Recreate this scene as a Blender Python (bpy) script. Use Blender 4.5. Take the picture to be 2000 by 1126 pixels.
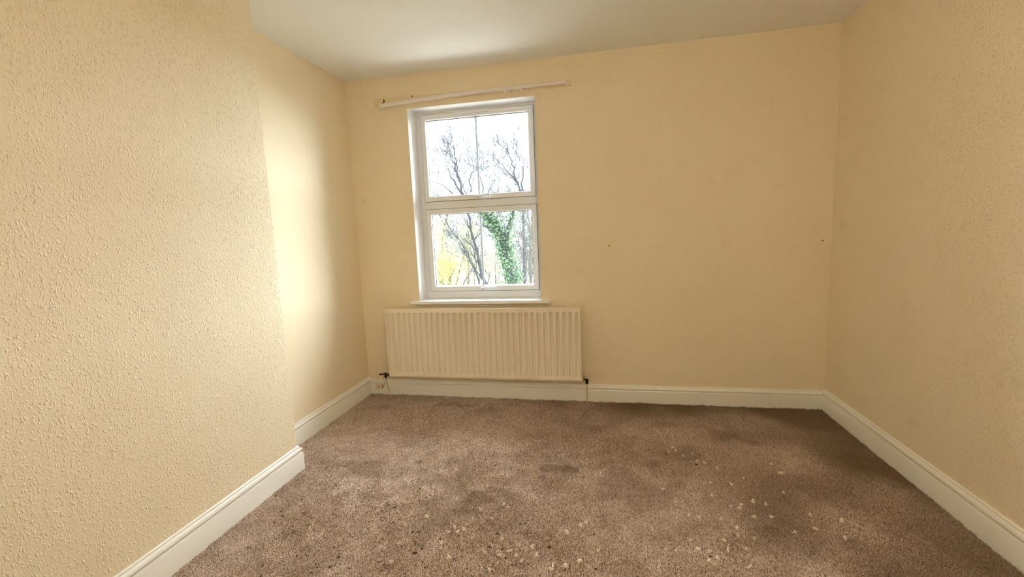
import bpy, bmesh, math, random
import numpy as np
from mathutils import Vector, Matrix, Quaternion, noise

# ------------------------------------------------------------------ clear
for o in list(bpy.data.objects):
    bpy.data.objects.remove(o, do_unlink=True)
scene = bpy.context.scene
COL = scene.collection
PI = math.pi

# ------------------------------------------------------------------ camera
CAM = Vector((2.1117, -3.5774, 1.4101))
F_PX = 858.81
cd = bpy.data.cameras.new('camera')
cd.sensor_fit = 'HORIZONTAL'
cd.sensor_width = 36.0
cd.lens = F_PX * 36.0 / 2000.0
cd.clip_start = 0.02
cd.clip_end = 300
cam = bpy.data.objects.new('camera', cd)
COL.objects.link(cam)
ROT = (Matrix.Rotation(0.2022, 3, 'Z') @ Matrix.Rotation(1.4464, 3, 'X') @ Matrix.Rotation(-0.0414, 3, 'Z'))
cam.matrix_world = Matrix.Translation(CAM) @ ROT.to_4x4()
scene.camera = cam

# ------------------------------------------------------------------ exposure
scene.view_settings.view_transform = 'Standard'
scene.view_settings.look = 'None'
scene.view_settings.exposure = 0.12
scene.view_settings.gamma = 1.0
scene.view_settings.use_curve_mapping = False

# ------------------------------------------------------------------ sky (bright even overcast)
SKY = 3.2
w = bpy.data.worlds.new('overcast_sky')
scene.world = w
w.use_nodes = True
nt = w.node_tree
nt.nodes.clear()
out = nt.nodes.new('ShaderNodeOutputWorld')
bg = nt.nodes.new('ShaderNodeBackground')
tc = nt.nodes.new('ShaderNodeTexCoord')
sp = nt.nodes.new('ShaderNodeSeparateXYZ')
mr = nt.nodes.new('ShaderNodeMapRange')
rp = nt.nodes.new('ShaderNodeValToRGB')
nt.links.new(tc.outputs['Generated'], sp.inputs[0])
nt.links.new(sp.outputs['Z'], mr.inputs['Value'])
mr.inputs['From Min'].default_value = -0.05
mr.inputs['From Max'].default_value = 1.0
rp.color_ramp.elements[0].color = (0.80, 0.88, 1.0, 1)
rp.color_ramp.elements[1].color = (0.96, 0.98, 1.0, 1)
nt.links.new(mr.outputs['Result'], rp.inputs['Fac'])
nt.links.new(rp.outputs['Color'], bg.inputs['Color'])
bg.inputs['Strength'].default_value = SKY
nt.links.new(bg.outputs[0], out.inputs['Surface'])

# added very soft sun lamp: boosts window daylight, standing in for bright cloud
sd = bpy.data.lights.new('sky_fill_sun', 'SUN')
sd.energy = 64
sd.angle = math.radians(152)
sd.color = (0.90, 0.95, 1.0)
sl = bpy.data.objects.new('sky_fill_sun', sd)
COL.objects.link(sl)
sl.rotation_euler = Vector((0.10, -1.0, -0.42)).to_track_quat('-Z', 'Y').to_euler()

# portal in the window opening: only guides the sampling of the sky
pl = bpy.data.lights.new('window_portal', 'AREA')
pl.shape = 'RECTANGLE'
pl.size, pl.size_y = 1.10, 1.64
po = bpy.data.objects.new('window_portal', pl)
COL.objects.link(po)
po.matrix_world = Matrix.Translation((1.087, 0.235, 1.664)) @ Matrix.Rotation(-PI / 2, 4, 'X')
pl.cycles.is_portal = True

# added warm fill light brightening the room, unseen above and behind the camera
FILL_POS = (2.75, -3.05, 2.12)
ld = bpy.data.lights.new('fill_light', 'POINT')
ld.energy = 26
ld.color = (1.0, 0.86, 0.66)
ld.shadow_soft_size = 0.12
lo = bpy.data.objects.new('fill_light', ld)
COL.objects.link(lo)
lo.location = FILL_POS

cy = scene.cycles
cy.max_bounces = 12
cy.diffuse_bounces = 7
cy.transparent_max_bounces = 16
cy.sample_clamp_indirect = 12

# ------------------------------------------------------------------ helpers
def ray(u, v):
    return ROT @ Vector(((u - 1000) / F_PX, -(v - 563) / F_PX, -1.0))

def on_floor(u, v, z=0.0):
    d = ray(u, v)
    return CAM + d * ((z - CAM.z) / d.z)

def on_y(u, v, y):
    d = ray(u, v)
    return CAM + d * ((y - CAM.y) / d.y)

class MB:
    """collects shapes, links them as ONE mesh object"""
    def __init__(self):
        self.v, self.f, self.m = [], [], []

    def add(self, vs, fs, mi=0):
        n = len(self.v)
        self.v += [tuple(p) for p in vs]
        self.f += [tuple(i + n for i in f) for f in fs]
        self.m += [mi] * len(fs)

    def box(self, a, b, mi=0):
        (x0, y0, z0), (x1, y1, z1) = a, b
        self.add([(x0, y0, z0), (x1, y0, z0), (x1, y1, z0), (x0, y1, z0),
                  (x0, y0, z1), (x1, y0, z1), (x1, y1, z1), (x0, y1, z1)],
                 [(0, 3, 2, 1), (4, 5, 6, 7), (0, 1, 5, 4), (1, 2, 6, 5), (2, 3, 7, 6), (3, 0, 4, 7)], mi)

    def quad(self, *p, mi=0):
        self.add(p, [tuple(range(len(p)))], mi)

    def tube(self, pts, rad, n=8, cap=True, mi=0):
        pts = [Vector(p) for p in pts]
        if not hasattr(rad, '__len__'):
            rad = [rad] * len(pts)
        vs, fs = [], []
        up = None
        for i, p in enumerate(pts):
            t = (pts[min(i + 1, len(pts) - 1)] - pts[max(i - 1, 0)]).normalized()
            if up is None:
                up = t.orthogonal().normalized()
            a = (up - t * up.dot(t))
            a = a.normalized() if a.length > 1e-6 else t.orthogonal().normalized()
            up = a
            b = t.cross(a)
            for k in range(n):
                q = 2 * PI * k / n
                vs.append(p + (a * math.cos(q) + b * math.sin(q)) * rad[i])
        for i in range(len(pts) - 1):
            for k in range(n):
                k2 = (k + 1) % n
                fs.append((i * n + k, i * n + k2, (i + 1) * n + k2, (i + 1) * n + k))
        if cap:
            fs.append(tuple(range(n - 1, -1, -1)))
            fs.append(tuple((len(pts) - 1) * n + k for k in range(n)))
        self.add(vs, fs, mi)

    def lathe(self, prof, origin, axis, n=20, mi=0):
        """prof: (distance along axis, radius)"""
        ax = Vector(axis).normalized()
        a = ax.orthogonal().normalized()
        b = ax.cross(a)
        o = Vector(origin)
        vs, fs = [], []
        for h, r in prof:
            for k in range(n):
                q = 2 * PI * k / n
                vs.append(o + ax * h + (a * math.cos(q) + b * math.sin(q)) * max(r, 1e-5))
        for i in range(len(prof) - 1):
            for k in range(n):
                k2 = (k + 1) % n
                fs.append((i * n + k, i * n + k2, (i + 1) * n + k2, (i + 1) * n + k))
        fs.append(tuple(range(n - 1, -1, -1)))
        fs.append(tuple((len(prof) - 1) * n + k for k in range(n)))
        self.add(vs, fs, mi)

    def ring(self, x0, x1, z0, z1, prof, mi=0):
        """mitred rectangular frame in the XZ plane; prof = closed list of (inset, y)"""
        n = len(prof)
        vs, fs = [], []
        for cx, cz, sx, sz in ((x0, z0, 1, 1), (x1, z0, -1, 1), (x1, z1, -1, -1), (x0, z1, 1, -1)):
            for i, y in prof:
                vs.append((cx + sx * i, y, cz + sz * i))
        for c in range(4):
            d = (c + 1) % 4
            for k in range(n):
                k2 = (k + 1) % n
                fs.append((c * n + k, d * n + k, d * n + k2, c * n + k2))
        self.add(vs, fs, mi)

    def sweep(self, path, prof, mi=0):
        """prof = closed (offset to the right of the path, z); path = list of (x, y), mitred"""
        n = len(prof)
        P = [Vector((p[0], p[1])) for p in path]
        vs, fs = [], []
        for i, p in enumerate(P):
            d0 = (P[i] - P[i - 1]).normalized() if i else (P[1] - P[0]).normalized()
            d1 = (P[i + 1] - P[i]).normalized() if i < len(P) - 1 else d0
            n0, n1 = Vector((d0.y, -d0.x)), Vector((d1.y, -d1.x))
            m = (n0 + n1) / (1 + n0.dot(n1))
            for o, z in prof:
                vs.append((p.x + m.x * o, p.y + m.y * o, z))
        for i in range(len(P) - 1):
            for k in range(n):
                k2 = (k + 1) % n
                fs.append((i * n + k, (i + 1) * n + k, (i + 1) * n + k2, i * n + k2))
        fs.append(tuple(range(n)))
        fs.append(tuple((len(P) - 1) * n + k for k in range(n - 1, -1, -1)))
        self.add(vs, fs, mi)

    def build(self, name, mats, parent=None, smooth=False, bevel=0.0, angle=35):
        me = bpy.data.meshes.new(name)
        me.from_pydata(self.v, [], self.f)
        if not isinstance(mats, (list, tuple)):
            mats = [mats]
        for m in mats:
            me.materials.append(m)
        if len(mats) > 1:
            me.polygons.foreach_set('material_index', self.m)
        bm = bmesh.new()
        bm.from_mesh(me)
        bmesh.ops.recalc_face_normals(bm, faces=bm.faces)
        bm.to_mesh(me)
        bm.free()
        o = bpy.data.objects.new(name, me)
        COL.objects.link(o)
        if bevel:
            b = o.modifiers.new('bevel', 'BEVEL')
            b.width = bevel
            b.segments = 2
            b.limit_method = 'ANGLE'
            b.angle_limit = math.radians(40)
        if smooth or bevel:
            me.polygons.foreach_set('use_smooth', [True] * len(me.polygons))
            me.set_sharp_from_angle(angle=math.radians(angle))
        if parent:
            o.parent = parent
            o.matrix_parent_inverse = parent.matrix_world.inverted()
        return o

def tag(o, label, cat, group=None, kind=None):
    o['label'] = label
    o['category'] = cat
    if group:
        o['group'] = group
    if kind:
        o['kind'] = kind
    return o

def thing(name, label, cat, loc=(0, 0, 0), group=None, kind=None):
    o = bpy.data.objects.new(name, None)
    COL.objects.link(o)
    o.empty_display_size = 0.05
    o.matrix_world = Matrix.Translation(loc)
    return tag(o, label, cat, group, kind)

# ------------------------------------------------------------------ materials
def mat(name, col, rough=0.6, metal=0.0, spec=0.5):
    m = bpy.data.materials.new(name)
    m.use_nodes = True
    b = m.node_tree.nodes['Principled BSDF']
    b.inputs['Base Color'].default_value = (*col, 1)
    b.inputs['Roughness'].default_value = rough
    b.inputs['Metallic'].default_value = metal
    b.inputs['Specular IOR Level'].default_value = spec
    return m

class N:
    def __init__(self, m):
        self.t = m.node_tree
        self.b = self.t.nodes['Principled BSDF']

    def new(self, kind, **kw):
        n = self.t.nodes.new(kind)
        for k, v in kw.items():
            if k in n.inputs:
                n.inputs[k].default_value = v
            else:
                setattr(n, k, v)
        return n

    def link(self, a, b):
        self.t.links.new(a, b)

    def coords(self, scale=(1, 1, 1), rot=(0, 0, 0)):
        c = self.new('ShaderNodeNewGeometry')
        m = self.new('ShaderNodeMapping')
        m.inputs['Scale'].default_value = scale
        m.inputs['Rotation'].default_value = rot
        self.link(c.outputs['Position'], m.inputs['Vector'])
        return m.outputs[0]

    def math(self, op, a, b=None, c=None):
        n = self.new('ShaderNodeMath', operation=op)
        for i, x in enumerate((a, b, c)):
            if x is None:
                continue
            if isinstance(x, (int, float)):
                n.inputs[i].default_value = x
            else:
                self.link(x, n.inputs[i])
        return n.outputs[0]

    def ramp(self, src, a, b):
        n = self.new('ShaderNodeMapRange', interpolation_type='SMOOTHSTEP')
        n.inputs['From Min'].default_value = a
        n.inputs['From Max'].default_value = b
        self.link(src, n.inputs['Value'])
        return n.outputs['Result']

    def noise(self, vec, scale, detail=3, rough=0.5):
        n = self.new('ShaderNodeTexNoise')
        n.inputs['Scale'].default_value = scale
        n.inputs['Detail'].default_value = detail
        n.inputs['Roughness'].default_value = rough
        self.link(vec, n.inputs['Vector'])
        return n.outputs['Fac']

    def mixcol(self, fac, a, b):
        n = self.new('ShaderNodeMix', data_type='RGBA')
        self.link(fac, n.inputs[0])
        for i, x in ((6, a), (7, b)):
            if isinstance(x, tuple):
                n.inputs[i].default_value = (*x, 1)
            else:
                self.link(x, n.inputs[i])
        return n.outputs[2]

    def bump(self, h, dist, strength=1.0):
        n = self.new('ShaderNodeBump')
        n.inputs['Distance'].default_value = dist
        n.inputs['Strength'].default_value = strength
        self.link(h, n.inputs['Height'])
        self.link(n.outputs[0], self.b.inputs['Normal'])

CREAM = (0.88, 0.775, 0.575)
CREAM2 = (0.865, 0.755, 0.55)

def wall_paint(name, chips=0.0, fine=1.0, grime=False, freq=105, lumps=0.0):
    """painted woodchip paper: sparse raised chips over a fine orange-peel"""
    m = mat(name, CREAM, 0.62, spec=0.3)
    n = N(m)
    p = n.coords()
    big = n.noise(p, 1.6, 3)
    col = n.mixcol(n.ramp(big, 0.35, 0.7), CREAM, CREAM2)
    if grime:
        g = n.noise(p, 5.0, 5, 0.65)
        col = n.mixcol(n.math('MULTIPLY', n.ramp(g, 0.60, 0.80), 0.35), col, (0.50, 0.40, 0.26))
    n.link(col, n.b.inputs['Base Color'])
    h = n.math('MULTIPLY', n.noise(p, 130, 2, 0.6), fine)
    h = n.math('MULTIPLY_ADD', n.noise(p, 38, 2, 0.5), fine * 0.7, h)
    if lumps:
        h = n.math('MULTIPLY_ADD', n.ramp(n.noise(p, 85, 2, 0.5), 0.52, 0.74), lumps, h)
    if chips:
        # chips: stretched blobs in two directions
        for rot, sc, th in (((0.6, 0.5, 0.5), (1, 1, 1.0), 0.0), ((-0.7, 0.3, 0.2), (1.25, 1.25, 1.25), 0.02)):
            pv = n.coords((sc[0] * 1.0, sc[1] * 1.0, sc[2] * 0.55), rot)
            v = n.new('ShaderNodeTexVoronoi', feature='F1')
            v.inputs['Scale'].default_value = freq
            v.inputs['Randomness'].default_value = 1.0
            nz = n.new('ShaderNodeTexNoise')
            nz.inputs['Scale'].default_value = freq * 1.1
            nz.inputs['Detail'].default_value = 1
            n.link(pv, nz.inputs['Vector'])
            wv = n.new('ShaderNodeVectorMath', operation='MULTIPLY_ADD')
            n.link(nz.outputs['Color'], wv.inputs[0])
            wv.inputs[1].default_value = (0.013, 0.013, 0.013)
            n.link(pv, wv.inputs[2])
            n.link(wv.outputs[0], v.inputs['Vector'])
            sepc = n.new('ShaderNodeSeparateColor')
            n.link(v.outputs['Color'], sepc.inputs[0])
            keep = n.ramp(sepc.outputs[0], 0.40, 0.85)
            blob = n.ramp(v.outputs['Distance'], 0.52, 0.05)
            h = n.math('MULTIPLY_ADD', n.math('MULTIPLY', blob, keep), chips, h)
    n.bump(h, 0.0016)
    return m

M_WALL = wall_paint('cream_wall_paper', 0.0, 1.3, grime=True, lumps=1.1)
M_CHIM = wall_paint('cream_woodchip_paper', 1.45, 1.0)
M_ALC = wall_paint('cream_smooth_paint', 0.0, 0.35)

M_CEIL = mat('white_ceiling_paint', (0.88, 0.875, 0.85), 0.8, spec=0.2)
n = N(M_CEIL)
n.bump(n.noise(n.coords(), 90, 4, 0.6), 0.001)

M_GLOSS = mat('white_gloss_paint', (0.89, 0.875, 0.83), 0.28)
n = N(M_GLOSS)
n.bump(n.noise(n.coords(), 14, 3, 0.5), 0.0012)
M_RAD = mat('cream_radiator_enamel', (0.86, 0.77, 0.62), 0.35)
M_UPVC = mat('white_plastic', (0.86, 0.89, 0.93), 0.25)
M_REVEAL = mat('white_reveal_paint', (0.89, 0.90, 0.91), 0.5)
M_SEAL = mat('black_rubber_seal', (0.012, 0.012, 0.013), 0.5)
M_BAR = mat('glazing_bar_grey', (0.36, 0.37, 0.41), 0.4)
M_TRACK = mat('offwhite_track_plastic', (0.84, 0.79, 0.78), 0.4)
M_BRASS = mat('tarnished_brass', (0.42, 0.30, 0.12), 0.35, 1.0)
M_DARKMETAL = mat('tarnished_shaded_metal', (0.035, 0.033, 0.03), 0.35, 0.8)
M_CHROME = mat('chrome', (0.62, 0.61, 0.60), 0.22, 1.0)
M_PIPE = mat('cream_pipe_paint', (0.78, 0.66, 0.46), 0.4)
M_SOCKET = mat('cream_socket_plastic', (0.78, 0.69, 0.52), 0.35)
M_CABLE = mat('cream_cable', (0.55, 0.45, 0.30), 0.5)
M_WOOD = mat('dark_floorboard', (0.16, 0.09, 0.05), 0.6)

# glass: mostly clear with a fresnel sheen
M_GLASS = bpy.data.materials.new('window_glass')
M_GLASS.use_nodes = True
t = M_GLASS.node_tree
t.nodes.clear()
o_ = t.nodes.new('ShaderNodeOutputMaterial')
mx = t.nodes.new('ShaderNodeMixShader')
tr = t.nodes.new('ShaderNodeBsdfTransparent')
gl = t.nodes.new('ShaderNodeBsdfGlossy')
fr = t.nodes.new('ShaderNodeFresnel')
tr.inputs[0].default_value = (0.975, 0.985, 0.98, 1)
gl.inputs['Roughness'].default_value = 0.02
fr.inputs['IOR'].default_value = 1.18
t.links.new(fr.outputs[0], mx.inputs[0])
t.links.new(tr.outputs[0], mx.inputs[1])
t.links.new(gl.outputs[0], mx.inputs[2])
t.links.new(mx.outputs[0], o_.inputs['Surface'])

# ------------------------------------------------------------------ room shell
W, H, YB, TH = 3.743, 2.74, -4.30, 0.225
CHX, CHY = 0.246, -1.313
WX0, WX1, WZ0, WZ1 = 0.550, 1.6224, 0.8556, 2.4715

def struct(o, label, cat):
    return tag(o, label, cat, kind='structure')

b = MB(); b.box((-0.3, YB - 0.3, -0.16), (W + 0.3, TH, -0.012))
struct(b.build('floor', M_WOOD), 'bare floor hidden beneath the brown fitted carpet', 'floor')
b = MB(); b.box((-0.3, YB - 0.3, H), (W + 0.3, TH, H + 0.15))
struct(b.build('ceiling', M_CEIL), 'plain white ceiling across the whole room', 'ceiling')

# window wall with its opening
b = MB()
for y, s in ((0.0, 1), (TH, -1)):
    X = [-0.3, WX0, WX1, W + 0.3]
    Z = [-0.16, WZ0, WZ1, H]
    for i in range(3):
        for k in range(3):
            if i == 1 and k == 1:
                continue
            b.quad((X[i], y, Z[k]), (X[i + 1], y, Z[k]), (X[i + 1], y, Z[k + 1]), (X[i], y, Z[k + 1]))
b.quad((WX0, 0, WZ0), (WX0, TH, WZ0), (WX0, TH, WZ1), (WX0, 0, WZ1))
b.quad((WX1, 0, WZ0), (WX1, TH, WZ0), (WX1, TH, WZ1), (WX1, 0, WZ1))
b.quad((WX0, 0, WZ0), (WX1, 0, WZ0), (WX1, TH, WZ0), (WX0, TH, WZ0))
b.quad((WX0, 0, WZ1), (WX1, 0, WZ1), (WX1, TH, WZ1), (WX0, TH, WZ1))
for p in (((-0.3, 0, -0.16), (-0.3, TH, -0.16), (-0.3, TH, H), (-0.3, 0, H)),
          ((W + 0.3, 0, -0.16), (W + 0.3, TH, -0.16), (W + 0.3, TH, H), (W + 0.3, 0, H))):
    b.quad(*p)
o = b.build('wall_back', M_WALL)
bm = bmesh.new(); bm.from_mesh(o.data)
bmesh.ops.remove_doubles(bm, verts=bm.verts, dist=1e-5)
bmesh.ops.recalc_face_normals(bm, faces=bm.faces)
bm.to_mesh(o.data); bm.free()
struct(o, 'cream papered wall with the window and the radiator', 'wall')

b = MB(); b.box((-0.3, CHY - 0.05, -0.16), (0.0, 0.0, H))
struct(b.build('wall_left', M_ALC), 'smooth cream alcove wall between chimney breast and window wall', 'wall')
b = MB(); b.box((-0.3, YB, -0.16), (CHX, CHY, H))
struct(b.build('chimney_breast', M_CHIM, bevel=0.006), 'projecting cream chimney breast covered in woodchip paper', 'chimney breast')
b = MB(); b.box((W, YB, -0.16), (W + 0.3, 0.0, H))
struct(b.build('wall_right', M_WALL), 'plain cream papered wall meeting the window wall on its right', 'wall')
b = MB(); b.box((-0.3, YB - 0.3, -0.16), (W + 0.3, YB, H))
struct(b.build('wall_front', M_WALL), 'cream papered wall behind the camera', 'wall')

# skirting boards
HS = 0.1585
SK = [(0.0, -0.02), (0.0225, -0.02), (0.0225, 0.1085), (0.0205, 0.1125), (0.0150, 0.1140), (0.0095, 0.1150),
      (0.0095, 0.1185), (0.0165, 0.1205), (0.0212, 0.1270), (0.0215, 0.1320), (0.0198, 0.1380), (0.0160, 0.1425),
      (0.0100, 0.1445), (0.0070, 0.1460), (0.0072, 0.1485), (0.0095, 0.1500), (0.0090, 0.1545), (0.0045, 0.1585), (0.0, 0.1585)]
def skirt(name, path, sc, label):
    b = MB()
    b.sweep(path, [(o, z * sc if z > 0 else z) for o, z in SK])
    struct(b.build(name, M_GLOSS, smooth=True, angle=28), label, 'skirting board')
skirt('baseboard_back', [(0.0, 0.0), (W, 0.0)], 0.1433 / HS, 'moulded white skirting board along the window wall behind the radiator')
skirt('baseboard_left', [(0.0, CHY), (0.0, 0.0)], 1.0, 'short moulded white skirting board in the alcove')
skirt('baseboard_chimney', [(CHX, YB), (CHX, CHY), (0.0, CHY)], 1.0, 'moulded white skirting board wrapping the chimney breast corner')
skirt('baseboard_right', [(W, 0.0), (W, YB)], 1.0, 'moulded white skirting board along the plain wall opposite the chimney breast')

# ------------------------------------------------------------------ window
win = thing('window_1', 'white plastic double glazed window with two sashes above each other', 'window',
            (1.086, 0.14, WZ0), kind='structure')
FY = 0.14
# painted reveal lining, slightly splayed
b = MB()
A = ((WX0 + 0.0005, -0.0012), (WX1 - 0.0005, -0.0012)); 
x0, x1, z1 = WX0 + 0.001, WX1 - 0.001, WZ1 - 0.001
s = 0.012
b.add([(x0, -0.001, WZ0), (x0, -0.001, z1), (x1, -0.001, z1), (x1, -0.001, WZ0),
       (x0 + s, FY, WZ0), (x0 + s, FY, z1 - 0.006), (x1 - s, FY, z1 - 0.006), (x1 - s, FY, WZ0),
       (WX0, FY, WZ0), (WX0, FY, WZ1), (WX1, FY, WZ1), (WX1, FY, WZ0)],
      [(0, 1, 5, 4), (1, 2, 6, 5), (2, 3, 7, 6), (4, 5, 9, 8), (5, 6, 10, 9), (6, 7, 11, 10)])
b.build('reveal', M_REVEAL, win)
# outer frame and transom
fx0, fx1, fz0, fz1 = WX0 + 0.004, WX1 - 0.004, WZ0 + 0.003, WZ1 - 0.003
b = MB()
b.ring(fx0, fx1, fz0, fz1, [(0, FY), (0.051, FY), (0.057, FY + 0.006), (0.057, FY + 0.06), (0, FY + 0.06)])
b.build('outer_frame', M_UPVC, win)
TZ0, TZ1 = 1.6445, 1.7155
b = MB(); b.box((fx0 + 0.04, FY - 0.001, TZ0), (fx1 - 0.04, FY + 0.055, TZ1))
b.build('transom', M_UPVC, win, bevel=0.004)
b = MB(); b.box((fx0 + 0.01, FY - 0.002, fz0 + 0.002), (fx1 - 0.01, FY + 0.055, 0.9225))
b.build('bottom_rail', M_UPVC, win, bevel=0.004)

def handle(px, pz, parent):
    y = FY - 0.014
    b = MB()
    b.box((px - 0.030, y - 0.010, pz - 0.012), (px + 0.030, y + 0.002, pz + 0.012))
    h = b.build('handle', M_UPVC, parent, bevel=0.005)
    b = MB()
    b.lathe([(0, 0.013), (0.016, 0.013), (0.022, 0.011), (0.024, 0.006)], (px, y - 0.008, pz), (0, -1, 0), 20)
    b.build('handle_boss', M_UPVC, h, smooth=True)
    b = MB()
    b.tube([(px, y - 0.026, pz + 0.002), (px + 0.02, y - 0.034, pz + 0.006), (px + 0.05, y - 0.036, pz + 0.009),
            (px + 0.108, y - 0.036, pz + 0.012)], [0.010, 0.009, 0.008, 0.0065], 10)
    b.build('handle_lever', M_UPVC, h, smooth=True)
    b = MB()
    b.lathe([(0, 0.0055), (0.003, 0.0055)], (px - 0.001, y - 0.031, pz - 0.003), (0, -1, 0), 14)
    b.build('lock_button', M_DARKMETAL, h)

def sash(sx0, sx1, sz0, sz1, hz, upper):
    s = MB()
    d = FY - 0.014
    s.ring(sx0, sx1, sz0, sz1, [(0, d + 0.004), (0.004, d), (0.036, d), (0.042, d + 0.004), (0.0455, d + 0.022),
                                (0.0455, d + 0.06), (0, d + 0.06)])
    so = s.build('sash', M_UPVC, win)
    so['label'] = 'upper sash with clear sky behind it' if upper else 'lower sash with autumn leaves behind it'
    b = MB()
    b.ring(sx0 - 0.003, sx1 + 0.003, sz0 - 0.003, sz1 + 0.003,
           [(0, d + 0.010), (0.007, d + 0.010), (0.007, d + 0.03), (0, d + 0.03)])
    b.build('edge_seal', M_SEAL, so)
    b = MB()
    b.ring(sx0 + 0.0445, sx1 - 0.0445, sz0 + 0.0445, sz1 - 0.0445,
           [(0, d + 0.020), (0.0035, d + 0.022), (0.0035, d + 0.034), (0, d + 0.034)])
    b.build('glass_seal', M_SEAL, so)
    b = MB()
    b.box((sx0 + 0.044, d + 0.026, sz0 + 0.044), (sx1 - 0.044, d + 0.030, sz1 - 0.044))
    b.build('pane', M_GLASS, so)
    b = MB()
    b.box((sx0 + 0.044, d + 0.046, sz0 + 0.044), (sx1 - 0.044, d + 0.050, sz1 - 0.044))
    b.build('pane', M_GLASS, so)
    b = MB()
    b.box((1.092 - 0.009, d + 0.034, sz0 + 0.046), (1.092 + 0.009, d + 0.042, sz1 - 0.046))
    b.build('glazing_bar', M_BAR, so, bevel=0.003)
    handle(1.096, hz, so)
    return so
sash(0.607, 1.587, 1.714, 2.443, 1.735, True)
sash(0.609, 1.590, 0.924, 1.646, 0.944, False)
# trickle strip across the top joint
b = MB()
b.box((0.930, FY - 0.020, 2.426), (1.205, FY - 0.012, 2.442))
b.box((0.926, FY - 0.026, 2.416), (0.944, FY - 0.012, 2.440))
b.box((1.165, FY - 0.026, 2.424), (1.208, FY - 0.012, 2.446))
b.build('trickle_vent', M_UPVC, win, bevel=0.002)
# inside sill board
b = MB()
b.box((0.485, -0.045, 0.833), (1.699, 0.0, 0.858))
b.box((WX0 + 0.002, -0.002, 0.8558), (WX1 - 0.002, FY + 0.002, 0.858))
b.build('window_sill', M_REVEAL, win, bevel=0.004)

# ------------------------------------------------------------------ radiator
RX0, RX1, RZ0, RZ1, RY = 0.257, 1.9435, 0.2028, 0.8028, -0.100
rad = thing('radiator', 'long cream double panel radiator with vertical flutes below the window', 'radiator', (1.10, 0.0, 0.0))
def fluted(name, y, sign, parent, RZ0=RZ0):
    ng = 33
    xs0, pitch = RX0 + 0.0275, 0.05095
    us = [RX0, RX0 + 0.003]
    hs = {}
    prof = [(-0.0150, 0.0), (-0.0128, 0.22), (-0.0095, 0.82), (-0.0070, 1.0), (0.0070, 1.0), (0.0095, 0.82), (0.0128, 0.22), (0.0150, 0.0)]
    X = [(RX0, 0.0)]
    for g in range(ng):
        c = xs0 + g * pitch
        X += [(c + dx, d) for dx, d in prof]
    X.append((RX1, 0.0))
    Z = [(RZ0, 0), (RZ0 + 0.026, 0), (RZ0 + 0.034, 0.30), (RZ0 + 0.046, 1.0), (RZ1 - 0.044, 1.0), (RZ1 - 0.039, 0.45), (RZ1 - 0.035, 0), (RZ1, 0)]
    b = MB()
    vs, fs = [], []
    D = 0.0135
    for z, zz in Z:
        for x, d in X:
            vs.append((x, y + sign * D * d * zz, z))
    nx = len(X)
    for k in range(len(Z) - 1):
        for i in range(nx - 1):
            fs.append((k * nx + i, k * nx + i + 1, (k + 1) * nx + i + 1, (k + 1) * nx + i))
    b.add(vs, fs)
    yb = y + sign * 0.016
    # returns and back
    b.quad((RX0, y, RZ0), (RX0, yb, RZ0), (RX0, yb, RZ1), (RX0, y, RZ1))
    b.quad((RX1, y, RZ0), (RX1, yb, RZ0), (RX1, yb, RZ1), (RX1, y, RZ1))
    b.quad((RX0, y, RZ1), (RX0, yb, RZ1), (RX1, yb, RZ1), (RX1, y, RZ1))
    b.quad((RX0, y, RZ0), (RX0, yb, RZ0), (RX1, yb, RZ0), (RX1, y, RZ0))
    b.quad((RX0, yb, RZ0), (RX1, yb, RZ0), (RX1, yb, RZ1), (RX0, yb, RZ1))
    return b.build(name, M_RAD, parent, smooth=True, angle=50)
fluted('front_panel', RY, 1, rad)
fluted('rear_panel', -0.050, 1, rad, RZ0 - 0.031)
for x in (RX0 + 0.03, RX1 - 0.03):
    for z in (RZ0 + 0.02, RZ1 - 0.02):
        b = MB()
        b.tube([(x, RY + 0.012, z), (x, -0.048, z)], 0.016, 12)
        b.build('panel_connector', M_RAD, rad, smooth=True)
for x in (RX0 + 0.25, RX1 - 0.25):
    for z in (RZ0 + 0.05, RZ1 - 0.12):
        b = MB()
        b.box((x - 0.02, -0.034, z), (x + 0.02, -0.0005, z + 0.04))
        b.build('wall_bracket', M_RAD, rad)
# end bosses + valves
VZ, VY = 0.206, -0.068
for x, sx in ((RX0, -1), (RX1, 1)):
    b = MB()
    b.lathe([(-0.02, 0.014), (0.006, 0.014), (0.010, 0.011)], (x, VY, VZ), (sx, 0, 0), 16)
    b.build('end_boss', M_RAD, rad, smooth=True)
# lockshield with a lever, window-corner end
vx = 0.205
b = MB()
b.lathe([(0.0, 0.009), (0.006, 0.013), (0.014, 0.013), (0.015, 0.009), (0.045, 0.009)], (RX0 - 0.006, VY, VZ - 0.004), (-1, 0, 0), 12)
b.lathe([(-0.026, 0.008), (-0.018, 0.012), (0.012, 0.012), (0.018, 0.008), (0.022, 0.008)], (vx, VY, VZ - 0.006), (0, 0, 1), 14)
v1 = b.build('valve', M_DARKMETAL, rad, smooth=True)  # chrome body coloured dark, its shade painted into the metal
b = MB()
b.tube([(vx, VY, VZ + 0.004), (vx - 0.020, VY - 0.004, VZ + 0.002), (vx - 0.055, VY - 0.006, VZ)], [0.008, 0.0065, 0.009], 10)
b.build('valve_lever', M_DARKMETAL, v1, smooth=True)
b = MB()
b.lathe([(0, 0.0115), (0.012, 0.0115), (0.016, 0.007)], (vx + 0.004, VY - 0.008, VZ - 0.026), (0, 0, -1), 6)
b.build('gland_nut', M_CHROME, v1)
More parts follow.
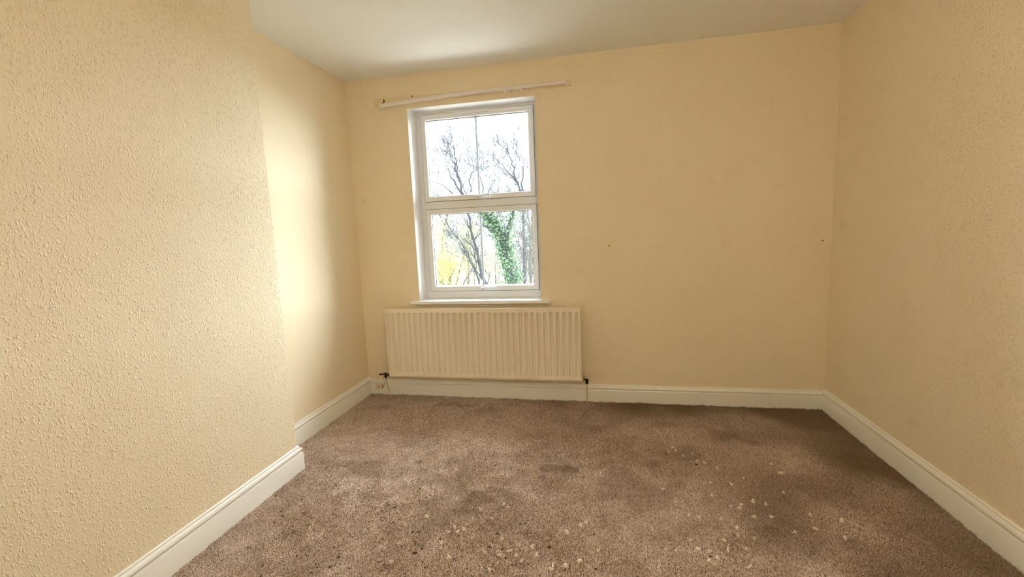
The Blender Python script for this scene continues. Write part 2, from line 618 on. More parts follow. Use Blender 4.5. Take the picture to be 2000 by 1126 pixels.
# wheel-head valve at the other end
vx2 = 1.984
b = MB()
b.lathe([(0.0, 0.010), (0.004, 0.014), (0.014, 0.014), (0.016, 0.009), (0.045, 0.009)], (RX1 + 0.006, VY, VZ - 0.004), (1, 0, 0), 6)
b.lathe([(-0.034, 0.010), (-0.026, 0.013), (0.012, 0.013), (0.016, 0.010)], (vx2, VY, VZ - 0.004), (0, 0, 1), 14)
v2 = b.build('valve', M_DARKMETAL, rad, smooth=True)
b = MB()
b.lathe([(0.0, 0.012), (0.018, 0.013), (0.026, 0.020), (0.030, 0.024), (0.038, 0.024), (0.042, 0.020), (0.043, 0.010)], (vx2, VY, VZ + 0.008), (0, 0, 1), 20)
wh = b.build('handwheel', M_SOCKET, v2, smooth=True)
wh['label'] = 'cream round handwheel'
b = MB()
b.lathe([(0, 0.006), (0.012, 0.006), (0.014, 0.003)], (RX1 + 0.016, VY - 0.016, VZ), (0, -1, 0), 10)
b.build('union_screw', M_CHROME, v2, smooth=True)
for x in (vx, vx2):
    b = MB()
    b.tube([(x, VY, VZ - 0.034), (x, VY + 0.003, VZ - 0.07), (x - 0.001, VY + 0.018, 0.10), (x - 0.001, -0.032, 0.06), (x, -0.031, -0.008)], 0.0055, 10)
    b.build('pipe', M_PIPE, rad, smooth=True)

# ------------------------------------------------------------------ curtain track and its board
bd = thing('mounting_board', 'thin cream painted batten fixed to the wall above the window', 'batten', (1.09, 0, 2.54))
b = MB()
nseg = 16
def bz(x):
    u = (x - 0.265) / (1.91 - 0.265)
    return 2.5445 - 0.009 * u, 0.0245 - 0.004 * u
vs, fs = [], []
for i in range(nseg + 1):
    x = 0.265 + (1.91 - 0.265) * i / nseg
    c, h = bz(x)
    for y, z in ((0.0, c - h), (-0.012, c - h + 0.001), (-0.014, c - h + 0.003), (-0.014, c + h - 0.003), (-0.012, c + h - 0.001), (0.0, c + h)):
        vs.append((x, y, z))
for i in range(nseg):
    for k in range(6):
        k2 = (k + 1) % 6
        fs.append((i * 6 + k, (i + 1) * 6 + k, (i + 1) * 6 + k2, i * 6 + k2))
fs.append(tuple(range(6))); fs.append(tuple(nseg * 6 + k for k in range(6)))
b.add(vs, fs)
b.build('board', mat('cream_batten_paint', (0.80, 0.665, 0.44), 0.5), bd)

tk = thing('curtain_track', 'bent white plastic curtain track sagging at its window corner end', 'curtain track', (1.09, -0.014, 2.53))
pts = [(742.5, 207), (770, 202.6), (800, 198), (830, 193.2), (860, 188.8), (890, 184.8), (920, 181), (950, 177.2), (985, 173.4), (1020, 169.8), (1060, 165.4), (1103, 160.6)]
vs, fs = [], []
path = [on_y(u, v, -0.034) for u, v in pts]
prof = [(-0.014, -0.6), (-0.008, -1), (0.006, -1), (0.014, -0.7), (0.014, 0.7), (0.006, 1), (-0.008, 1), (-0.014, 0.6)]
for i, p in enumerate(path):
    hh = 0.0150 - 0.0050 * (i / (len(path) - 1))
    for y, z in prof:
        vs.append((p.x, p.y + y * 0.8, p.z + z * hh))
k_ = len(prof)
for i in range(len(path) - 1):
    for k in range(k_):
        k2 = (k + 1) % k_
        fs.append((i * k_ + k, (i + 1) * k_ + k, (i + 1) * k_ + k2, i * k_ + k2))
fs.append(tuple(range(k_))); fs.append(tuple((len(path) - 1) * k_ + k for k in range(k_)))
b = MB(); b.add(vs, fs)
b.build('track', M_TRACK, tk, smooth=True, angle=40)
for u, v, wd in ((985.5, 173.8, 0.012), (991.5, 173.2, 0.012), (1017.5, 171.0, 0.012)):
    p = on_y(u, v, -0.046)
    b = MB(); b.box((p.x - wd / 2, p.y - 0.006, p.z - 0.021), (p.x + wd / 2, -0.0145, p.z + 0.017))
    b.build('track_bracket', M_TRACK, tk, bevel=0.002)
p = path[-1]
b = MB(); b.box((p.x - 0.006, p.y - 0.012, p.z - 0.012), (p.x + 0.006, p.y + 0.012, p.z + 0.012))
b.build('end_stop', M_TRACK, tk, bevel=0.002)
# metal hooks left above the track
def hook(u, v, s, label):
    p = on_y(u, v, -0.020)
    h = thing('curtain_hook', label, 'hook', (p.x, -0.014, p.z))
    b = MB()
    b.lathe([(0, 0.008 * s), (0.003, 0.008 * s), (0.006, 0.004 * s)], (p.x, -0.0138, p.z), (0, -1, 0), 12)
    b.build('rose', M_BRASS, h, smooth=True)
    b = MB()
    b.tube([(p.x, -0.016, p.z + 0.014 * s), (p.x + 0.003, -0.026, p.z + 0.010 * s), (p.x + 0.006 * s, -0.030, p.z),
            (p.x + 0.004 * s, -0.029, p.z - 0.012 * s), (p.x - 0.006 * s, -0.026, p.z - 0.018 * s), (p.x - 0.012 * s, -0.022, p.z - 0.012 * s)], 0.0028 * s, 8)
    b.build('hook_wire', M_DARKMETAL, h, smooth=True)
hook(749.5, 197.5, 1.15, 'larger dark brass hook on the batten at its window corner end')
hook(805.0, 187.5, 0.62, 'smaller brass hook on the batten above the window corner')

# ------------------------------------------------------------------ phone socket, marks on the wall
so = thing('phone_socket', 'small square cream telephone socket on the skirting beside the radiator', 'socket', (0.118, -0.0225, 0.08))
b = MB(); b.box((0.089, -0.042, 0.057), (0.146, -0.0226, 0.102))
sb = b.build('socket_body', M_SOCKET, so, bevel=0.004)
b = MB(); b.lathe([(0, 0.0042), (0.002, 0.0042)], (0.117, -0.0415, 0.080), (0, -1, 0), 10)
b.build('socket_screw', M_DARKMETAL, sb)
b = MB(); b.box((0.1455, -0.038, 0.066), (0.149, -0.027, 0.094))
b.build('jack_opening', M_SEAL, sb)
b = MB()
b.tube([(0.148, -0.033, 0.078), (0.160, -0.034, 0.082), (0.168, -0.034, 0.105), (0.160, -0.030, 0.135), (0.152, -0.024, 0.152), (0.150, -0.006, 0.168), (0.150, -0.004, 0.20)], 0.0024, 6)
b.build('cable', M_CABLE, so, smooth=True)
b = MB()
b.tube([(0.094, -0.026, 0.100), (0.093, -0.027, 0.118), (0.093, -0.024, 0.132), (0.092, -0.012, 0.146), (0.092, -0.0035, 0.156)], 0.002, 6)
b.build('cable', M_CABLE, so, smooth=True)

def nail(u, v, label, tilt):
    p = on_y(u, v, 0.0)
    h = thing('wall_screw', label, 'screw', (p.x, 0, p.z))
    b = MB(); b.lathe([(-0.002, 0.0038), (0.004, 0.0042), (0.005, 0.002)], p, (tilt, -1, 0), 10)
    b.build('screw_head', M_DARKMETAL, h, smooth=True)
    b = MB(); b.lathe([(0, 0.0065), (0.001, 0.006)], (p.x, 0.0002, p.z), (0, -1, 0), 12)
    b.build('plug_rim', M_CABLE, h)
nail(1190, 479.5, 'lone dark screw in the wall beside the window', 0.0)
nail(1606.5, 469.5, 'dark screw in the wall close to the plain wall corner', 0.3)

# ------------------------------------------------------------------ carpet
rng = np.random.default_rng(7)
CRP = thing('carpet', 'worn brown fitted carpet covering the whole floor', 'carpet', (1.9, -2.0, 0.0))
M_CBASE = mat('carpet_backing', (0.075, 0.048, 0.034), 0.95, spec=0.05)
M_PILE = mat('brown_carpet_pile', (0.3, 0.2, 0.15), 0.95, spec=0.08)
n = N(M_PILE)
at = n.new('ShaderNodeAttribute', attribute_name='tone')
sepx = n.new('ShaderNodeSeparateColor')
n.link(at.outputs['Color'], sepx.inputs[0])
c1 = n.mixcol(sepx.outputs[0], (0.33, 0.225, 0.172), (0.90, 0.75, 0.64))
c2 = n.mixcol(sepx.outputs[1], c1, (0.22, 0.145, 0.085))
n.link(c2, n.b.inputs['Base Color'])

def undul(x, y):
    return 0.0016 * np.sin(x * 3.1 + 1.3 * np.sin(y * 2.3)) + 0.0014 * np.sin(y * 4.3 + x * 1.7) + 0.0008 * np.sin(x * 11 + y * 7)

b = MB()
gx, gy = 60, 70
X0, X1, Y0, Y1 = 0.0, W, YB, 0.0
vs = []
for j in range(gy + 1):
    for i in range(gx + 1):
        x = X0 + (X1 - X0) * i / gx
        y = Y0 + (Y1 - Y0) * j / gy
        vs.append((x, y, -0.0065 + float(undul(x, y))))
fs = [(j * (gx + 1) + i, j * (gx + 1) + i + 1, (j + 1) * (gx + 1) + i + 1, (j + 1) * (gx + 1) + i) for j in range(gy) for i in range(gx)]
b.add(vs, fs)
b.build('backing', M_CBASE, CRP)

SP = 0.0041
nxg = int((W - 0.03) / SP); nyg = int(2.82 / SP)
ii, jj = np.meshgrid(np.arange(nxg), np.arange(nyg))
px = 0.018 + (ii.ravel() + rng.uniform(-0.45, 0.45, nxg * nyg)) * SP
py = -2.835 + (jj.ravel() + rng.uniform(-0.45, 0.45, nxg * nyg)) * SP
keep = ~((px < CHX + 0.02) & (py < CHY + 0.02)) & (px > 0.02) & (px < W - 0.02) & (py < -0.02)
# leave out what the frame's lower edge hides
edge = -2.26 + 0.16 * px
keep &= py > edge - 0.55
px, py = px[keep], py[keep]
nt_ = len(px)

def vnoise(x, y, sc, seed):
    """cheap smooth value noise"""
    r = np.random.default_rng(seed)
    g = r.uniform(0, 1, (256, 256))
    X = x * sc + 37.3; Y = y * sc + 91.7
    xi = np.floor(X).astype(int); yi = np.floor(Y).astype(int)
    fx = X - xi; fy = Y - yi
    fx = fx * fx * (3 - 2 * fx); fy = fy * fy * (3 - 2 * fy)
    a = g[xi % 256, yi % 256]; b_ = g[(xi + 1) % 256, yi % 256]
    c = g[xi % 256, (yi + 1) % 256]; d = g[(xi + 1) % 256, (yi + 1) % 256]
    return (a * (1 - fx) + b_ * fx) * (1 - fy) + (c * (1 - fx) + d * fx) * fy

# dents where the pile is torn or parted (photo pixels -> floor)
D1 = [(830,240),(850,235),(980,245),(885,265),(1060,215),(795,380),(960,385),(1070,385),(1040,385),(910,435),(790,430),(1190,355),
      (1315,388),(640,465),(655,470),(560,465),(475,550),(630,550),(655,545),(630,580),(480,600),(340,650),(335,645),(495,660),
      (430,660),(380,690),(770,545),(740,570),(750,575),(960,550),(840,525),(820,520),(930,560),(1000,570),(1060,560),(1100,515),
      (1080,525),(745,490),(510,380),(670,425),(610,270),(650,280),(1140,600),(1150,605),(1015,690),(1040,690),(1090,795),(800,640),
      (515,850),(540,845),(210,770),(220,765),(450,805),(265,835),(270,905),(880,895),(960,760),(1060,770),(1500,850),(1550,850),
      (1310,730),(1455,775),(1395,765),(1170,900),(1540,655),(560,395),(600,430),(700,300),(745,250),(690,330),(930,200),(1020,210)]
D2 = [(650,365),(600,400),(745,345),(1450,650),(1465,655),(950,745),(600,385),(480,770),(720,810),(1030,280)]
dents = [(400 + u * 0.4, 760 + v * 0.4) for u, v in D1] + [(1100 + u * 0.4, 760 + v * 0.4) for u, v in D2]
rr = random.Random(5)
for k in range(230):
    dents.append((rr.gauss(730, 190), rr.uniform(800, 1120)))
tone0 = np.zeros(nt_)
bald = np.zeros(nt_, bool)
hgt = 0.0066 + rng.uniform(-0.0024, 0.0022, nt_)
hgt *= 0.72 + 0.5 * vnoise(px, py, 9, 3) 
hgt *= 0.8 + 0.4 * vnoise(px, py, 45, 4)
for k, (u, v) in enumerate(dents):
    if not (330 < u < 1990 and 770 < v < 1126):
        continue
    c = on_floor(u, v)
    a = rr.uniform(-0.3, 0.9)
    L = rr.uniform(0.0055, 0.0105) * (1.0 if k % 9 else 1.35)
    Wd = L * rr.uniform(0.4, 0.7)
    sel = np.where((np.abs(px - c.x) < 0.04) & (np.abs(py - c.y) < 0.04))[0]
    dx, dy = px[sel] - c.x, py[sel] - c.y
    e = ((dx * math.cos(a) + dy * math.sin(a)) / L) ** 2 + ((-dx * math.sin(a) + dy * math.cos(a)) / Wd) ** 2
    hgt[sel[e < 1]] *= 0.0
    bald[sel[e < 1]] = True
    tone0[sel[e < 1.0]] = -0.6
    hgt[sel[(e > 1) & (e < 2.6)]] *= 1.25

lx = 0.30 * (vnoise(px, py, 4.0, 11) - 0.5) + 0.8 * (vnoise(px, py, 17, 13) - 0.5) + rng.normal(0, 0.34, nt_)
ly = 0.30 * (vnoise(px, py, 4.0, 12) - 0.5) + 0.8 * (vnoise(px, py, 17, 14) - 0.5) + rng.normal(0, 0.34, nt_)
wdt = rng.uniform(0.0024, 0.0036, nt_)
wdt[bald] = 0.0003
# pile against the skirting stands up unevenly
dist_edge = np.minimum(np.minimum(W - 0.0225 - px, -0.0225 - py), np.where(py > CHY, px - 0.0225, px - CHX - 0.0225))
ed = np.clip(1 - dist_edge / 0.02, 0, 1)
hgt = hgt + ed * (0.004 + 0.010 * vnoise(px, py, 28, 21) ** 2)
lx *= (1 - 0.7 * ed)
ly *= (1 - 0.7 * ed)
bz0 = -0.0065 + undul(px, py)
th0 = rng.uniform(0, 2 * PI, nt_)
V = np.empty((nt_, 4, 3), np.float32)
for k in range(3):
    q = th0 + k * 2 * PI / 3
    V[:, k, 0] = px + np.cos(q) * wdt
    V[:, k, 1] = py + np.sin(q) * wdt
    V[:, k, 2] = bz0
V[:, 3, 0] = px + lx * hgt
V[:, 3, 1] = py + ly * hgt
V[:, 3, 2] = bz0 + hgt
base = (np.arange(nt_) * 4)[:, None, None]
T = (base + np.array([[0, 1, 3], [1, 2, 3], [2, 0, 3]])[None]).reshape(-1).astype(np.int32)
me = bpy.data.meshes.new('pile')
me.vertices.add(nt_ * 4)
me.vertices.foreach_set('co', V.reshape(-1))
nf = nt_ * 3
me.loops.add(nf * 3)
me.loops.foreach_set('vertex_index', T)
me.polygons.add(nf)
me.polygons.foreach_set('loop_start', np.arange(nf, dtype=np.int32) * 3)
me.update(calc_edges=True)
# own colour of each tuft: mixed yarns, plus stains that have a shape of their own
tone = np.clip(rng.normal(0.53, 0.36, nt_) + 0.30 * (vnoise(px, py, 2.2, 31) - 0.5) + 0.22 * (vnoise(px, py, 14, 32) - 0.5) + tone0, 0, 1)
stain_shade = 0.25 * np.clip((vnoise(px, py, 3.0, 41) * 0.6 + vnoise(px, py, 9.0, 42) * 0.4 - 0.60) / 0.12, 0, 1)
for u, v, rx, ry in ((945, 968, 0.10, 0.07), (970, 955, 0.07, 0.03), (815, 903, 0.05, 0.05), (1090, 912, 0.12, 0.05), (890, 790, 0.2, 0.05)):
    c = on_floor(u, v)
    e = ((px - c.x) / rx) ** 2 + ((py - c.y) / ry) ** 2 + 1.8 * (vnoise(px, py, 22, 51) - 0.5)
    stain_shade = np.maximum(stain_shade, 0.45 * np.clip((1.15 - e) / 0.7, 0, 1))
# edge soiling with painted shade, near the far wall and the plain wall
soil_shade = np.clip(1 - (-py) / 0.42, 0, 1) * np.clip((px - 0.9) / 1.4, 0.25, 1) + np.clip(1 - (W - px) / 0.45, 0, 1) * 0.8
soil_shade = soil_shade * (0.45 + 0.9 * vnoise(px, py, 5, 61))
stain_shade = np.clip(np.maximum(stain_shade, 0.75 * np.clip(soil_shade, 0, 1)) + 0.75 * np.clip((px - 1.5) / 1.5, 0, 1) * vnoise(px, py, 3.3, 62), 0, 0.9)  # right side darkened further, painting its dimmer light into the pile
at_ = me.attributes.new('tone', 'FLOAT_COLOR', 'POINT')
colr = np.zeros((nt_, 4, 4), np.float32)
colr[:, :, 0] = tone[:, None]; colr[:, :, 1] = stain_shade[:, None]; colr[:, :, 3] = 1
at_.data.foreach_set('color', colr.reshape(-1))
me.materials.append(M_PILE)
po_ = bpy.data.objects.new('pile', me)
COL.objects.link(po_)
po_.parent = CRP
po_.matrix_parent_inverse = CRP.matrix_world.inverted()
po_['kind'] = 'stuff'

# loose pale scraps of fluff on the carpet
M_FLUFF = mat('pale_fluff', (0.86, 0.77, 0.66), 0.95, spec=0.1)
M_FLUFF2 = mat('white_fluff', (0.88, 0.83, 0.74), 0.95, spec=0.1)
def fluff(u, v, size, seed, label, group=None, white=False, long=False):
    r = random.Random(seed)
    c = on_floor(u, v, 0.002)
    b = MB()
    for s in range(3 if not long else 1):
        p = Vector((c.x, c.y, 0.009 + 0.004 * s))
        a = r.uniform(0, 2 * PI)
        pts, rad = [], []
        n_ = 8
        for i in range(n_):
            pts.append(p.copy())
            t_ = i / (n_ - 1)
            rad.append(size * (0.07 if long else 0.10) * (0.35 + math.sin(PI * min(max(t_, 0.06), 0.94))) * r.uniform(0.7, 1.2))
            a += r.uniform(-1.25, 1.25) * (0.4 if long else 1)
            p += Vector((math.cos(a), math.sin(a), r.uniform(-0.25, 0.3))) * size / n_ * (1.7 if long else 1.45)
            p.z = max(p.z, 0.005)
        m = sum(pts, Vector()) / n_
        pts = [q - Vector((m.x - c.x, m.y - c.y, 0)) for q in pts]
        b.tube(pts, rad, 6)
    o = b.build('carpet_fluff', M_FLUFF2 if white else M_FLUFF, smooth=True)
    tag(o, label, 'fluff', group)
L2 = [(630,322),(750,392),(720,463),(585,332),(870,572),(990,570),(820,580),(860,590),(615,622),(665,632),(770,640),
      (930,632),(1018,632),(1075,512),(820,470),(725,525),(550,555),(850,688),(1230,688),(1130,705),(850,720),(785,748),(620,745),
      (500,790),(660,790),(550,798),(715,800),(750,830),(710,845),(895,790),(935,738),(80,850),(10,875),(300,685),(85,672),
      (15,700),(1205,620),(1360,650),(1375,735),(475,225),(460,212),(535,290),(550,305),(515,312),(690,365),(1015,372),(880,440),
      (1060,415),(485,495),(435,690)]
L1 = [(1030,500),(1460,570),(1345,590),(1310,640),(1085,630),(1220,680),(1190,705),(1235,705),(1265,690),(1450,740),(1430,800),
      (1490,800),(1440,820),(1520,820),(1600,780),(1620,820),(1545,850),(1760,870),(1830,845),(1690,890),(1920,795),(1390,890),
      (950,760),(1155,760),(1190,830),(910,850),(1770,710),(1860,660),(1400,640),(1480,580)]
GRP = 'small scraps of fluff strewn over the carpet'
for k, (u, v) in enumerate([(1100 + a * 0.4, 760 + c * 0.4) for a, c in L2] + [(400 + a * 0.4, 760 + c * 0.4) for a, c in L1]):
    fluff(u, v, 0.015 + 0.011 * ((k * 37) % 10) / 10, 100 + k, 'small pale scrap of fluff lying loose on the brown carpet', GRP)
fluff(1362, 903, 0.024, 1, 'plump pale tuft of fluff furthest from the camera on the carpet', white=False)
fluff(1470, 982, 0.026, 2, 'curled pale knot of fluff midway across the carpet before the plain wall')
fluff(1464, 1108, 0.030, 3, 'long white flake lying at the near edge of the carpet', white=True, long=True)
fluff(1422, 1074, 0.032, 4, 'thin straight pale thread on the carpet', long=True)
fluff(1080, 1108, 0.034, 5, 'ring shaped pale curl of yarn at the near edge of the carpet', long=True)

# ------------------------------------------------------------------ added pendant fitting for the fill light (unseen, behind and above the view)
pd = thing('added_pendant', 'added unseen pendant hanging from the ceiling behind the camera', 'lamp', (FILL_POS[0], FILL_POS[1], H))
b = MB(); b.lathe([(0, 0.045), (0.012, 0.045), (0.024, 0.030), (0.030, 0.010)], (FILL_POS[0], FILL_POS[1], H), (0, 0, -1), 20)
b.build('ceiling_rose', M_UPVC, pd, smooth=True)
b = MB(); b.tube([(FILL_POS[0], FILL_POS[1], H - 0.02), (FILL_POS[0], FILL_POS[1], FILL_POS[2] + 0.18)], 0.003, 8)
b.build('flex', M_UPVC, pd, smooth=True)
b = MB(); b.lathe([(0, 0.008), (0.01, 0.018), (0.05, 0.020), (0.055, 0.016)], (FILL_POS[0], FILL_POS[1], FILL_POS[2] + 0.19), (0, 0, -1), 16)
b.build('lamp_holder', M_UPVC, pd, smooth=True)

# ------------------------------------------------------------------ garden seen through the window
GZ = -3.0
M_LAWN = mat('rough_grass', (0.07, 0.10, 0.035), 0.9)
n = N(M_LAWN)
n.link(n.mixcol(n.noise(n.coords(), 3.0, 5, 0.6), (0.03, 0.05, 0.015), (0.08, 0.07, 0.03)), n.b.inputs['Base Color'])
b = MB()
gv, gf = [], []
gn = 24
for j in range(gn + 1):
    for i in range(gn + 1):
        x, y = -60 + 120 * i / gn, 0.3 + 120 * (j / gn) ** 1.6
        gv.append((x, y, GZ + 0.12 * math.sin(x * 0.7) * math.cos(y * 0.5)))
gf = [(j * (gn + 1) + i, j * (gn + 1) + i + 1, (j + 1) * (gn + 1) + i + 1, (j + 1) * (gn + 1) + i) for j in range(gn) for i in range(gn)]
b.add(gv, gf)
b2 = MB(); b2.box((-7, 0.3, GZ - 0.1), (9, 6.5, GZ + 0.16))  # unseen pale slab added to bounce daylight up to the ceiling
M_REFLECT = mat('pale_reflector', (0.55, 0.53, 0.50), 0.9)
struct(b2.build('reflector', M_REFLECT), 'added pale slab below the window that bounces daylight to the ceiling', 'reflector')
struct(b.build('garden_ground', M_LAWN, smooth=True), 'rough garden ground far below the window', 'ground')

def bark(name, a, c):
    m = mat(name, a, 0.9, spec=0.1)
    n = N(m)
    n.link(n.mixcol(n.noise(n.coords((1, 1, 0.3)), 14, 4, 0.6), a, c), n.b.inputs['Base Color'])
    return m
M_BARK = bark('grey_bark', (0.06, 0.06, 0.068), (0.11, 0.11, 0.125))
M_BARK2 = bark('pale_twig_bark', (0.12, 0.11, 0.105), (0.20, 0.185, 0.175))
def leafmat(name, cols, trans=0.25):
    m = mat(name, cols[0], 0.6, spec=0.2)
    n = N(m)
    f = n.noise(n.coords(), 9, 3, 0.6)
    c = n.mixcol(n.ramp(f, 0.40, 0.60), cols[0], cols[1])
    n.link(c, n.b.inputs['Base Color'])
    out_ = [x for x in n.t.nodes if x.type == 'OUTPUT_MATERIAL'][0]
    tl = n.new('ShaderNodeBsdfTranslucent')
    n.link(c, tl.inputs['Color'])
    mx_ = n.new('ShaderNodeMixShader')
    mx_.inputs[0].default_value = trans
    n.link(n.b.outputs[0], mx_.inputs[1]); n.link(tl.outputs[0], mx_.inputs[2])
    n.link(mx_.outputs[0], out_.inputs['Surface'])
    return m
M_YEL = leafmat('yellow_autumn_leaf', ((0.52, 0.42, 0.13), (0.36, 0.40, 0.15)))
M_ORG = leafmat('orange_autumn_leaf', ((0.46, 0.30, 0.09), (0.50, 0.38, 0.11)))
M_LGR = leafmat('pale_green_leaf', ((0.18, 0.26, 0.09), (0.28, 0.32, 0.11)))
M_IVY2 = leafmat('young_ivy_leaf', ((0.16, 0.28, 0.15), (0.34, 0.46, 0.28)), 0.2)
M_IVY = leafmat('ivy_leaf', ((0.04, 0.09, 0.058), (0.13, 0.22, 0.125)), 0.15)

def grow(b, r, p, d, length, rad, depth, tips, up=0.12, wob=0.22, kids=(2, 4), spread=0.75, sides=5):
    segs = 5 if depth > 1 else 4
    pts, rads = [p.copy()], [rad]
    d = d.normalized()
    for i in range(segs):
        d = (d + Vector((r.gauss(0, wob), r.gauss(0, wob), r.gauss(0, wob) + up))).normalized()
        p = p + d * (length / segs)
        pts.append(p.copy()); rads.append(rad * (1 - 0.62 * (i + 1) / segs))
    b.tube(pts, rads, sides if depth > 1 else 3, cap=False)
    tips.append((p.copy(), depth, d.copy()))
    if depth <= 0:
        return
    for k in range(r.randint(*kids)):
        t_ = r.uniform(0.35, 1.0)
        i = min(int(t_ * segs), segs - 1)
        q = pts[i].lerp(pts[i + 1], t_ * segs - i)
        ax = d.orthogonal().normalized()
        ax.rotate(Quaternion(d, r.uniform(0, 2 * PI)))
        nd = (d + ax * r.uniform(0.5, 1.0) * spread).normalized()
        grow(b, r, q, nd, length * r.uniform(0.50, 0.78), max(rads[i] * r.uniform(0.5, 0.72), 0.0045), depth - 1, tips, up, wob, kids, spread, sides)

def leaves(name, mt, pts, size, per, spread, seed, parent):
    """scattered leaf blades as one mesh, each a folded pair of triangles"""
    g = np.random.default_rng(seed)
    P = np.repeat(np.array([tuple(p) for p in pts], np.float32), per, axis=0)
    m_ = len(P)
    P = P + g.normal(0, spread, (m_, 3))
    A = g.normal(0, 1, (m_, 3)); A /= np.linalg.norm(A, axis=1)[:, None]
    B = g.normal(0, 1, (m_, 3)); B -= A * (A * B).sum(1)[:, None]; B /= np.linalg.norm(B, axis=1)[:, None]
    Nn = np.cross(A, B)
    s_ = (size * g.uniform(0.6, 1.25, m_))[:, None]
    v = np.stack([P - A * s_, P + B * s_ * 0.6 + Nn * s_ * 0.15, P + A * s_, P - B * s_ * 0.6 + Nn * s_ * 0.15], 1).reshape(-1, 3)
    f = np.arange(m_ * 4).reshape(-1, 4)
    f = np.concatenate([f[:, [0, 1, 2]], f[:, [0, 2, 3]]])
    me = bpy.data.meshes.new(name)
    me.from_pydata(v.tolist(), [], f.tolist())
    me.materials.append(mt)
    o = bpy.data.objects.new(name, me)
    COL.objects.link(o)
    o.parent = parent
    o.matrix_parent_inverse = parent.matrix_world.inverted()
    o['kind'] = 'stuff'
    return o

def stem_tree(name, label, Y, stems, mt, seed, cat='tree', depth=3, ground_uv=None, leafspec=None, group=None, kids=(2, 4), wob=0.16, spread=0.75, up=0.10):
    """stems: list of (pixel polyline, base radius, branch length): the main limbs follow what the photo shows"""
    r = random.Random(seed)
    g = on_y(*ground_uv, Y)
    root = thing(name, label, cat, (g.x, g.y, GZ), group)
    b = MB(); tips = []
    for k, (poly, rad, bl) in enumerate(stems):
        dy = r.uniform(-0.6, 0.6)
        P = [on_y(u, v, Y + dy * i / len(poly)) for i, (u, v) in enumerate(poly)]
        if k == 0 or poly[0][1] > 500:
            P = [Vector((g.x, g.y, GZ - 0.05))] + P
        # refine
        Q = []
        for i in range(len(P) - 1):
            for s_ in range(4):
                Q.append(P[i].lerp(P[i + 1], s_ / 4) + Vector((r.gauss(0, 0.02), r.gauss(0, 0.02), 0)))
        Q.append(P[-1])
        R_ = [rad * (1 - 0.85 * i / (len(Q) - 1)) for i in range(len(Q))]
        b.tube(Q, R_, 6, cap=False)
        for i in range(3, len(Q)):
            dirv = (Q[i] - Q[i - 1]).normalized()
            for _ in range(2 if i > 5 else 1):
                ax = dirv.orthogonal().normalized()
                ax.rotate(Quaternion(dirv, r.uniform(0, 2 * PI)))
                grow(b, r, Q[i], dirv * 0.8 + ax * 0.8, bl * r.uniform(0.5, 1.1), max(R_[i] * 0.35, 0.006), depth - 1, tips, up, wob, kids, spread)
    b.build('branches', mt, root, smooth=True)
    if leafspec:
        for nm, lm, size, per, spr, frac in leafspec:
            pts = [t_[0] for t_ in tips if r.random() < frac]
            leaves(nm, lm, pts, size, per, spr, seed + len(nm), root)
    return root

stem_tree('bare_tree', 'tall bare tree whose limbs fan up behind the left half of the window', 9.0,
          [([(950, 560), (925, 470), (906, 385), (892, 335), (889, 305), (887, 280)], 0.06, 0.72),
           ([(906, 385), (880, 345), (868, 318)], 0.04, 0.55),
           ([(935, 545), (903, 478), (868, 428), (845, 405)], 0.035, 0.8),
           ([(891, 335), (882, 308), (868, 284)], 0.025, 0.34),
           ([(944, 550), (918, 505), (893, 470)], 0.03, 0.7),
           ([(885, 378), (866, 362), (846, 354)], 0.02, 0.5),
           ([(921, 375), (917, 345), (928, 330), (934, 322)], 0.022, 0.6)],
          M_BARK, 3, ground_uv=(958, 640), depth=3, kids=(3, 5))
stem_tree('bare_tree', 'slender bare tree rising behind the right half of the window', 10.5,
          [([(1025, 540), (1022, 440), (1018, 375), (1004, 335), (997, 308), (988, 288)], 0.06, 0.68),
           ([(1018, 375), (1020, 340), (1024, 312)], 0.035, 0.5),
           ([(1012, 360), (990, 332), (973, 312)], 0.035, 0.55),
           ([(975, 440), (966, 380), (958, 330)], 0.025, 0.8)],
          M_BARK, 8, ground_uv=(1030, 640), depth=3, kids=(3, 5))
# ivy covered leaning trunk
def ivy_tree():
    Y = 7.5
    r = random.Random(9)
    g = on_y(1012, 640, Y)
    root = thing('ivy_tree', 'leaning tree trunk smothered in dark green ivy', 'tree', (g.x, g.y, GZ))
    P = [Vector((g.x, g.y, GZ - 0.05))] + [on_y(u, v, Y) for u, v in ((1003, 560), (993, 510), (985, 478), (972, 450), (955, 425), (940, 405))]
    b = MB(); tips = []
    b.tube(P, [0.16, 0.14, 0.12, 0.10, 0.08, 0.06, 0.04], 8, cap=False)
    for i in range(2, len(P)):
        for k in range(3):
            grow(b, r, P[i], Vector((r.uniform(-0.9, 0.6), r.uniform(-0.5, 0.5), 0.8)), r.uniform(0.5, 1.0), 0.025, 2, tips, 0.08, 0.2)
    P2 = [P[3], on_y(990, 455, Y), on_y(1000, 425, Y), on_y(1005, 400, Y)]
    b.tube(P2, [0.09, 0.07, 0.05, 0.03], 6, cap=False)
    b.build('trunk', M_BARK, root, smooth=True)
    pts = []
    for poly, wd, cnt in ((P, 0.185, 80), (P2, 0.10, 26)):
        for i in range(len(poly) - 1):
            for k in range(cnt + (60 if i < 3 and wd > 0.15 else 0)):
                t_ = r.random()
                fat = wd * (1.15 - 0.5 * (i + t_) / len(poly))
                a = Vector((r.gauss(0, 1), r.gauss(0, 1), r.gauss(0, 0.6))).normalized() * fat * r.uniform(0.7, 1.15)
                pts.append(poly[i].lerp(poly[i + 1], t_) + a)
    leaves('ivy_leaves', M_IVY, pts[::2], 0.036, 9, 0.07, 12, root)
    leaves('young_ivy_leaves', M_IVY2, pts[1::2], 0.033, 6, 0.09, 14, root)
    leaves('ivy_sprays', M_IVY, [t_[0] for t_ in tips if r.random() < 0.3], 0.04, 3, 0.12, 13, root)
ivy_tree()
